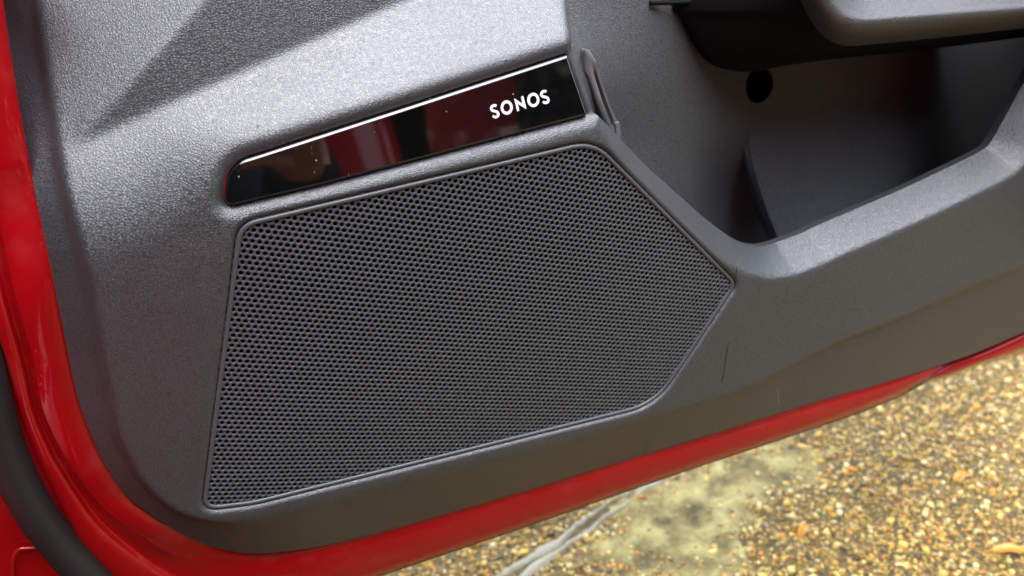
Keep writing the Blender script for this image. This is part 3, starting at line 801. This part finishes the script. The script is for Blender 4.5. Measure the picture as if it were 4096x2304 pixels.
G = Geo(); flank(G, door_prof[1:], 2.135, 2.95); G.build("rear_wing", M_RED, car, mm=False)
G = Geo(); flank(G, door_prof, -1.25, -0.03); G.build("front_wing", M_RED, car, mm=False)
G = Geo(); flank(G, [(0.12, zg + .2), (0.02, zg + .21), (0.0, zg + .28), (0.03, zg + .34), (0.10, zg + .36), (0.17, zg + .35), (0.19, zg + .3)], -0.05, 1.24); G.build("sill", M_RED, car, mm=False)
G = Geo(); G.loft([[body_pt(s, d, z) for s, d, z in r] for r in ([(1.14, .16, zg + .3), (1.12, .2, zg + .9), (1.02, .4, zg + 1.45)], [(1.16, .05, zg + .3), (1.15, .1, zg + .9), (1.08, .32, zg + 1.47)], [(1.265, .04, zg + .3), (1.265, .1, zg + .9), (1.2, .32, zg + 1.47)])])
G.build("door_pillar", M_RED, car, mm=False)
G = Geo(); flank(G, [(0.09, zg + .96), (0.2, zg + 1.2), (0.34, zg + 1.42)], 1.28, 2.5); G.build("side_window", M_GLASS, car, mm=False)
G = Geo(); flank(G, [(0.34, zg + 1.42), (0.36, zg + 1.47), (0.5, zg + 1.52), (0.9, zg + 1.54), (1.4, zg + 1.48)], 0.55, 2.7); G.build("roof", M_RED, car, mm=False)
G = Geo(); flank(G, [(0.19, zg + .3), (1.5, zg + .28), (1.5, zg + 1.4), (0.36, zg + 1.4)], -0.3, 2.6); G.loft([[body_pt(s, d, z) for d in (.05, .7, 1.6)] for s, z in ((2.6, zg + .28), (2.55, zg + .9), (2.45, zg + 1.45))]); G.build("cabin_lining", M_INT, car, mm=False)
G = Geo(); G.loft([[body_pt(-0.02, d, z) for d, z in ((.02, zg + .25), (.02, zg + .95), (.3, zg + 1.0))], [body_pt(0.0, d, z) for d, z in ((.14, zg + .25), (.16, zg + .95), (.5, zg + 1.0))], [body_pt(-0.2, d, z) for d, z in ((1.4, zg + .25), (1.4, zg + .95), (1.4, zg + 1.0))]])
G.build("front_bulkhead", M_INT, car, mm=False)
G = Geo(); G.loft([[body_pt(s, .95 + .32 * math.cos(q) if False else d, z) for s, d, z in r] for r in ([(.55, .3, zg + .35), (.5, .3, zg + .58), (.98, .3, zg + .6), (1.15, .34, zg + 1.15), (1.28, .34, zg + 1.12), (1.15, .3, zg + .4)], [(.55, .8, zg + .35), (.5, .8, zg + .58), (.98, .8, zg + .6), (1.15, .76, zg + 1.15), (1.28, .76, zg + 1.12), (1.15, .8, zg + .4)])])
G.build("front_seat", M_INT, car, mm=False)
G = Geo(); G.loft([[body_pt(s, d, z) for d, z in ((.0, zg + .86), (.08, zg + .95), (.4, zg + 1.0), (1.0, zg + 1.02), (1.6, zg + .95))] for s in (-1.3, -.9, -.5)]); G.build("bonnet", M_RED, car, mm=False)
G = Geo(); flank(G, [(-.02, zg + .1), (-.03, zg + .4), (-.03, zg + .8), (.0, zg + 1.0)], -0.22, 0.03); G.build("hinge_dark_screen", M_RUBBER, car, mm=False)  # made-up black strip for the wing gap, added so the flange mirrors dark
def wheel(s):
    G = Geo(); q = np.linspace(0, 2 * math.pi, 40, endpoint=False)
    rr = lambda r, d: [body_pt(s + r * math.cos(a), d, zg + .33 + r * math.sin(a)) for a in q]
    G.loft([rr(.33, .22), rr(.33, .03), rr(.31, .0), rr(.24, .0)], True); t = G.build("tyre", M_RUBBER, car, mm=False)
    G = Geo(); r2 = [rr(.24, .005), rr(.22, .05), rr(.05, .02)]; G.loft(r2, True); G.cap(r2[-1]); G.build("rim", plain("alloy", (.4, .4, .42), .3, metal=1.0), t, mm=False)
wheel(2.62)

def leaf_mat():
    m, t, b = new_mat("dull_leaves"); a = N(t, "ShaderNodeObjectInfo"); g = N(t, "ShaderNodeTexNoise", Scale=1.5); tc = N(t, "ShaderNodeTexCoord"); L(t, tc.outputs["Object"], g.inputs["Vector"])
    cr = N(t, "ShaderNodeValToRGB"); L(t, g.outputs["Fac"], cr.inputs[0]); e = cr.color_ramp.elements
    e[0].position = .35; e[0].color = (0.014, 0.017, 0.007, 1); e[1].position = .65; e[1].color = (0.04, 0.043, 0.018, 1)
    L(t, cr.outputs[0], b.inputs["Base Color"]); b.inputs["Roughness"].default_value = .6
    return m
M_LEAF = leaf_mat()
def tree_line(spots):
    VL = []; G = Geo()
    for x, y, ht, wd in spots + [(-.8 + 1.0 * k, -7.4 + .035 * k * k, 1.9 + .2 * math.sin(3 * k), .85) for k in range(11)]:
        G.tube([(x, y, GROUND_Z - .1), (x + .05, y, ht * .2), (x - .04, y + .05, ht * .45), (x, y, ht * .8)], [.16, .13, .1, .03], 8)
        n = 9000 if ht > 3 else 3200; cl = rng.normal(size=(40, 3)); cl /= np.linalg.norm(cl, axis=1)[:, None]; cl *= rng.uniform(.3, 1, (40, 1))**.5
        c = cl[rng.integers(0, 40, n)] * [wd, wd, ht * .46] + rng.normal(0, .2, (n, 3)) * [wd, wd, ht * .3] * .55 + [0, 0, ht * .52]
        c[:, 2] = np.maximum(c[:, 2], .05); c += [x, y, GROUND_Z]
        sz = rng.uniform(.08, .2, n); A = rng.normal(size=(n, 3)); A /= np.linalg.norm(A, axis=1)[:, None]; B = np.cross(A, rng.normal(size=(n, 3))); B /= np.linalg.norm(B, axis=1)[:, None]
        A *= sz[:, None]; B *= sz[:, None] * .6
        VL.append(np.stack([c - A, c + B, c + A, c - B], 1).reshape(-1, 3))
    V = np.vstack(VL); F = np.arange(len(V)).reshape(-1, 4); b = len(V)
    o = mesh("tree_line", np.vstack([V, np.array(G.V)]), [tuple(f) for f in F] + [tuple(i + b for i in f) for f in G.F], M_LEAF, mm=False, smooth=False)
    tag(o, "dark green line of trees mirrored in the black badge strip", kind="stuff")
tree_line([(0.3, -9.5, 7.2, 2.4), (2.6, -8.6, 6.5, 2.3), (4.8, -8.0, 7.6, 2.5), (7.0, -6.6, 6.6, 2.4), (9.0, -4.6, 7.1, 2.6), (10.5, -1.8, 6.8, 2.6), (11, 1.5, 7.2, 2.8), (-3.0, -10.5, 7.6, 2.8), (-7, -10, 7.2, 2.8), (-10, -7, 7.2, 2.8)])

# fallen leaves on the gravel
M_FALL = plain("orange_leaf", (0.5, 0.24, 0.015), 0.4, bump=0.5, bscale=200)
def fallen_leaf(u, v, ln, wd, ang, label):
    c = at_ground(u, v, GROUND_Z + .005); G = Geo(); rows = []
    for k in np.linspace(-1, 1, 13):
        ww_ = wd * (1 - abs(k)**2.2)**.7 * (1 + .12 * math.sin(7 * k)) + .0003
        rows.append([(k * ln, f * ww_, .003 * abs(f) + .002 * math.cos(3 * k)) for f in (-1, -.5, 0, .5, 1)])
    G.loft(rows)
    lf = thing("fallen_leaf", label, "leaf", tuple(c)); lf["group"] = "fallen leaves on the gravel"; lf.rotation_euler = (0, 0, ang)
    G.build("blade", M_FALL, lf, mm=False)
    G = Geo(); G.tube([(k * ln, 0, .0012 + .002 * math.cos(3 * k)) for k in np.linspace(-1.25, .95, 14)], .0006, 6); G.build("midrib", M_FALL, lf, mm=False)
fallen_leaf(4040, 2205, .017, .005, -.5, "long orange leaf lying on the wet gravel in the lower right corner")
fallen_leaf(3845, 1908, .012, .005, .15, "ragged orange leaf on the gravel at the right, below the red door end")
fallen_leaf(3212, 2122, .011, .004, .6, "small orange leaf on the gravel beside the pale cement patch")

# ------------------------------------------------------------------ the photographer's hand and phone, seen only in the gloss of the badge
def VW(x, y, z): return CAM + MR @ np.array([x, y, z]) * 0.001         # mm right, down, forward of the lens
phone = thing("phone", "black phone held in a hand, mirrored at the left end of the black strip", "phone", tuple(VW(-47, 16, -6)))
def phone_body():
    o = np.array(phone.location)
    R_ = round_poly([(-122, -20), (28, -20), (28, 52), (-122, 52)], 9, 6)
    ring = lambda k, z: [VW(-47 + (x + 47) * k, 16 + (y - 16) * k, z) - o for x, y in R_]
    G = Geo(); rows = [ring(.97, -2), ring(.99, -2.6), ring(1, -4), ring(1, -8), ring(.99, -9.4), ring(.97, -10)]
    G.loft(rows, True); G.cap(rows[0]); G.cap(rows[-1]); G.build("phone_case", M_BLACK, phone, mm=False, sharp=40)
    G = Geo(); rows = [ring(.94, -10.1), ring(.93, -10.3)]; G.loft(rows, True); G.cap(rows[-1]); G.build("screen", M_GLASS, phone, mm=False, sharp=40)
phone_body()
person = thing("person", "hand in a dark sleeve holding a phone, mirrored at the left of the black strip", "person", tuple(VW(60, 85, -60)))
def hand():
    o = np.array(person.location); V = []; E = []; Rd = []
    def vert(p, r): V.append(tuple(VW(*p) - o)); Rd.append(r * .001); return len(V) - 1
    def chain(a, pts):
        for p, r in pts:
            b = vert(p, r); E.append((a, b)); a = b
        return a
    wrist = vert((82, 118, -78), 24); palm = vert((70, 92, -56), 27); E.append((wrist, palm))
    mid = vert((60, 72, -42), 24); E.append((palm, mid))
    chain(mid, [((56, 42, -30), 11), ((50, 26, -16), 9.5), ((44, 20, 2), 8.8), ((30, 20, 9), 8.2), ((14, 20, 9), 7.4), ((8, 20, 8), 6)])
    chain(mid, [((54, 54, -30), 11), ((46, 42, -14), 9.8), ((36, 38, 3), 9), ((22, 38, 10), 8.4), ((2, 38.5, 10), 7.6), ((-6, 39, 9), 6.2)])
    chain(mid, [((48, 70, -30), 11), ((36, 62, -12), 9.6), ((18, 54, 3), 9), ((2, 54, 9), 8.4), ((-22, 57, 10), 7.6), ((-32, 58, 9), 6.2)])
    chain(palm, [((48, 88, -36), 10), ((32, 80, -18), 8.6), ((14, 71, -4), 8), ((0, 70, 3), 7.4), ((-14, 72, 5), 6.8), ((-20, 72.5, 5), 5.4)])
    chain(palm, [((72, 64, -58), 13), ((58, 36, -46), 11), ((40, 14, -34), 10), ((24, 4, -24), 9), ((14, 0, -19), 7)])
    me = bpy.data.meshes.new("hand"); me.from_pydata(V, E, [])
    ob = bpy.data.objects.new("hand", me); COL.objects.link(ob); ob.parent = person
    ob.modifiers.new("skin", 'SKIN'); sv = me.skin_vertices[0].data
    for i, r in enumerate(Rd): sv[i].radius = (r, r); sv[i].use_root = (i == 0)
    sb = ob.modifiers.new("smooth", 'SUBSURF'); sb.levels = 2; sb.render_levels = 2
    m, t, b = new_mat("skin"); tc = N(t, "ShaderNodeTexCoord"); n = N(t, "ShaderNodeTexNoise", Scale=90.0, Detail=4.0); L(t, tc.outputs["Object"], n.inputs["Vector"])
    cr = N(t, "ShaderNodeValToRGB"); cr.color_ramp.elements[0].color = (.42, .2, .14, 1); cr.color_ramp.elements[1].color = (.6, .34, .25, 1); L(t, n.outputs["Fac"], cr.inputs[0]); L(t, cr.outputs[0], b.inputs["Base Color"])
    b.inputs["Roughness"].default_value = .45; b.inputs["Subsurface Weight"].default_value = .1; b.inputs["Subsurface Radius"].default_value = (.004, .0015, .001)
    me.materials.append(m)
    mn = plain("nail", (.62, .38, .32), .25)
    for tip, d in (((9, 20, 14.2), 1), ((-3, 38.8, 15.2), 1), ((-28, 57.6, 15), 1)):
        G = Geo(); q = np.linspace(0, 2 * math.pi, 20, endpoint=False); rows = []
        for f, z in ((1, -1.2), (.9, .1), (.6, .6), (.1, .8)):
            rows.append([VW(tip[0] + 6.5 * f * math.cos(k), tip[1] + 4.6 * f * math.sin(k), tip[2] + z - 1.2 * (f * math.sin(k))**2) - o for k in q])
        G.loft(rows, True); G.cap(rows[-1]); G.build("fingernail", mn, ob, mm=False)
    G = Geo(); P = catmull([VW(80, 112, -74) - o, VW(96, 150, -105) - o, VW(125, 215, -170) - o, VW(150, 280, -260) - o, VW(140, 260, -400) - o, VW(90, 120, -520) - o], 40)
    wob = 1 + .05 * np.convolve(rng.normal(size=44), np.ones(5) / 2.2, 'valid')
    G.tube(P, np.interp(np.linspace(0, 1, 40), [0, .04, .3, .6, 1], [.031, .036, .045, .056, .07]) * wob, 20)
    G.build("sleeve", plain("dark_jacket_cloth", (.008, .008, .01), .9, spec=.2, bump=.4, bscale=500), person, mm=False)
hand()
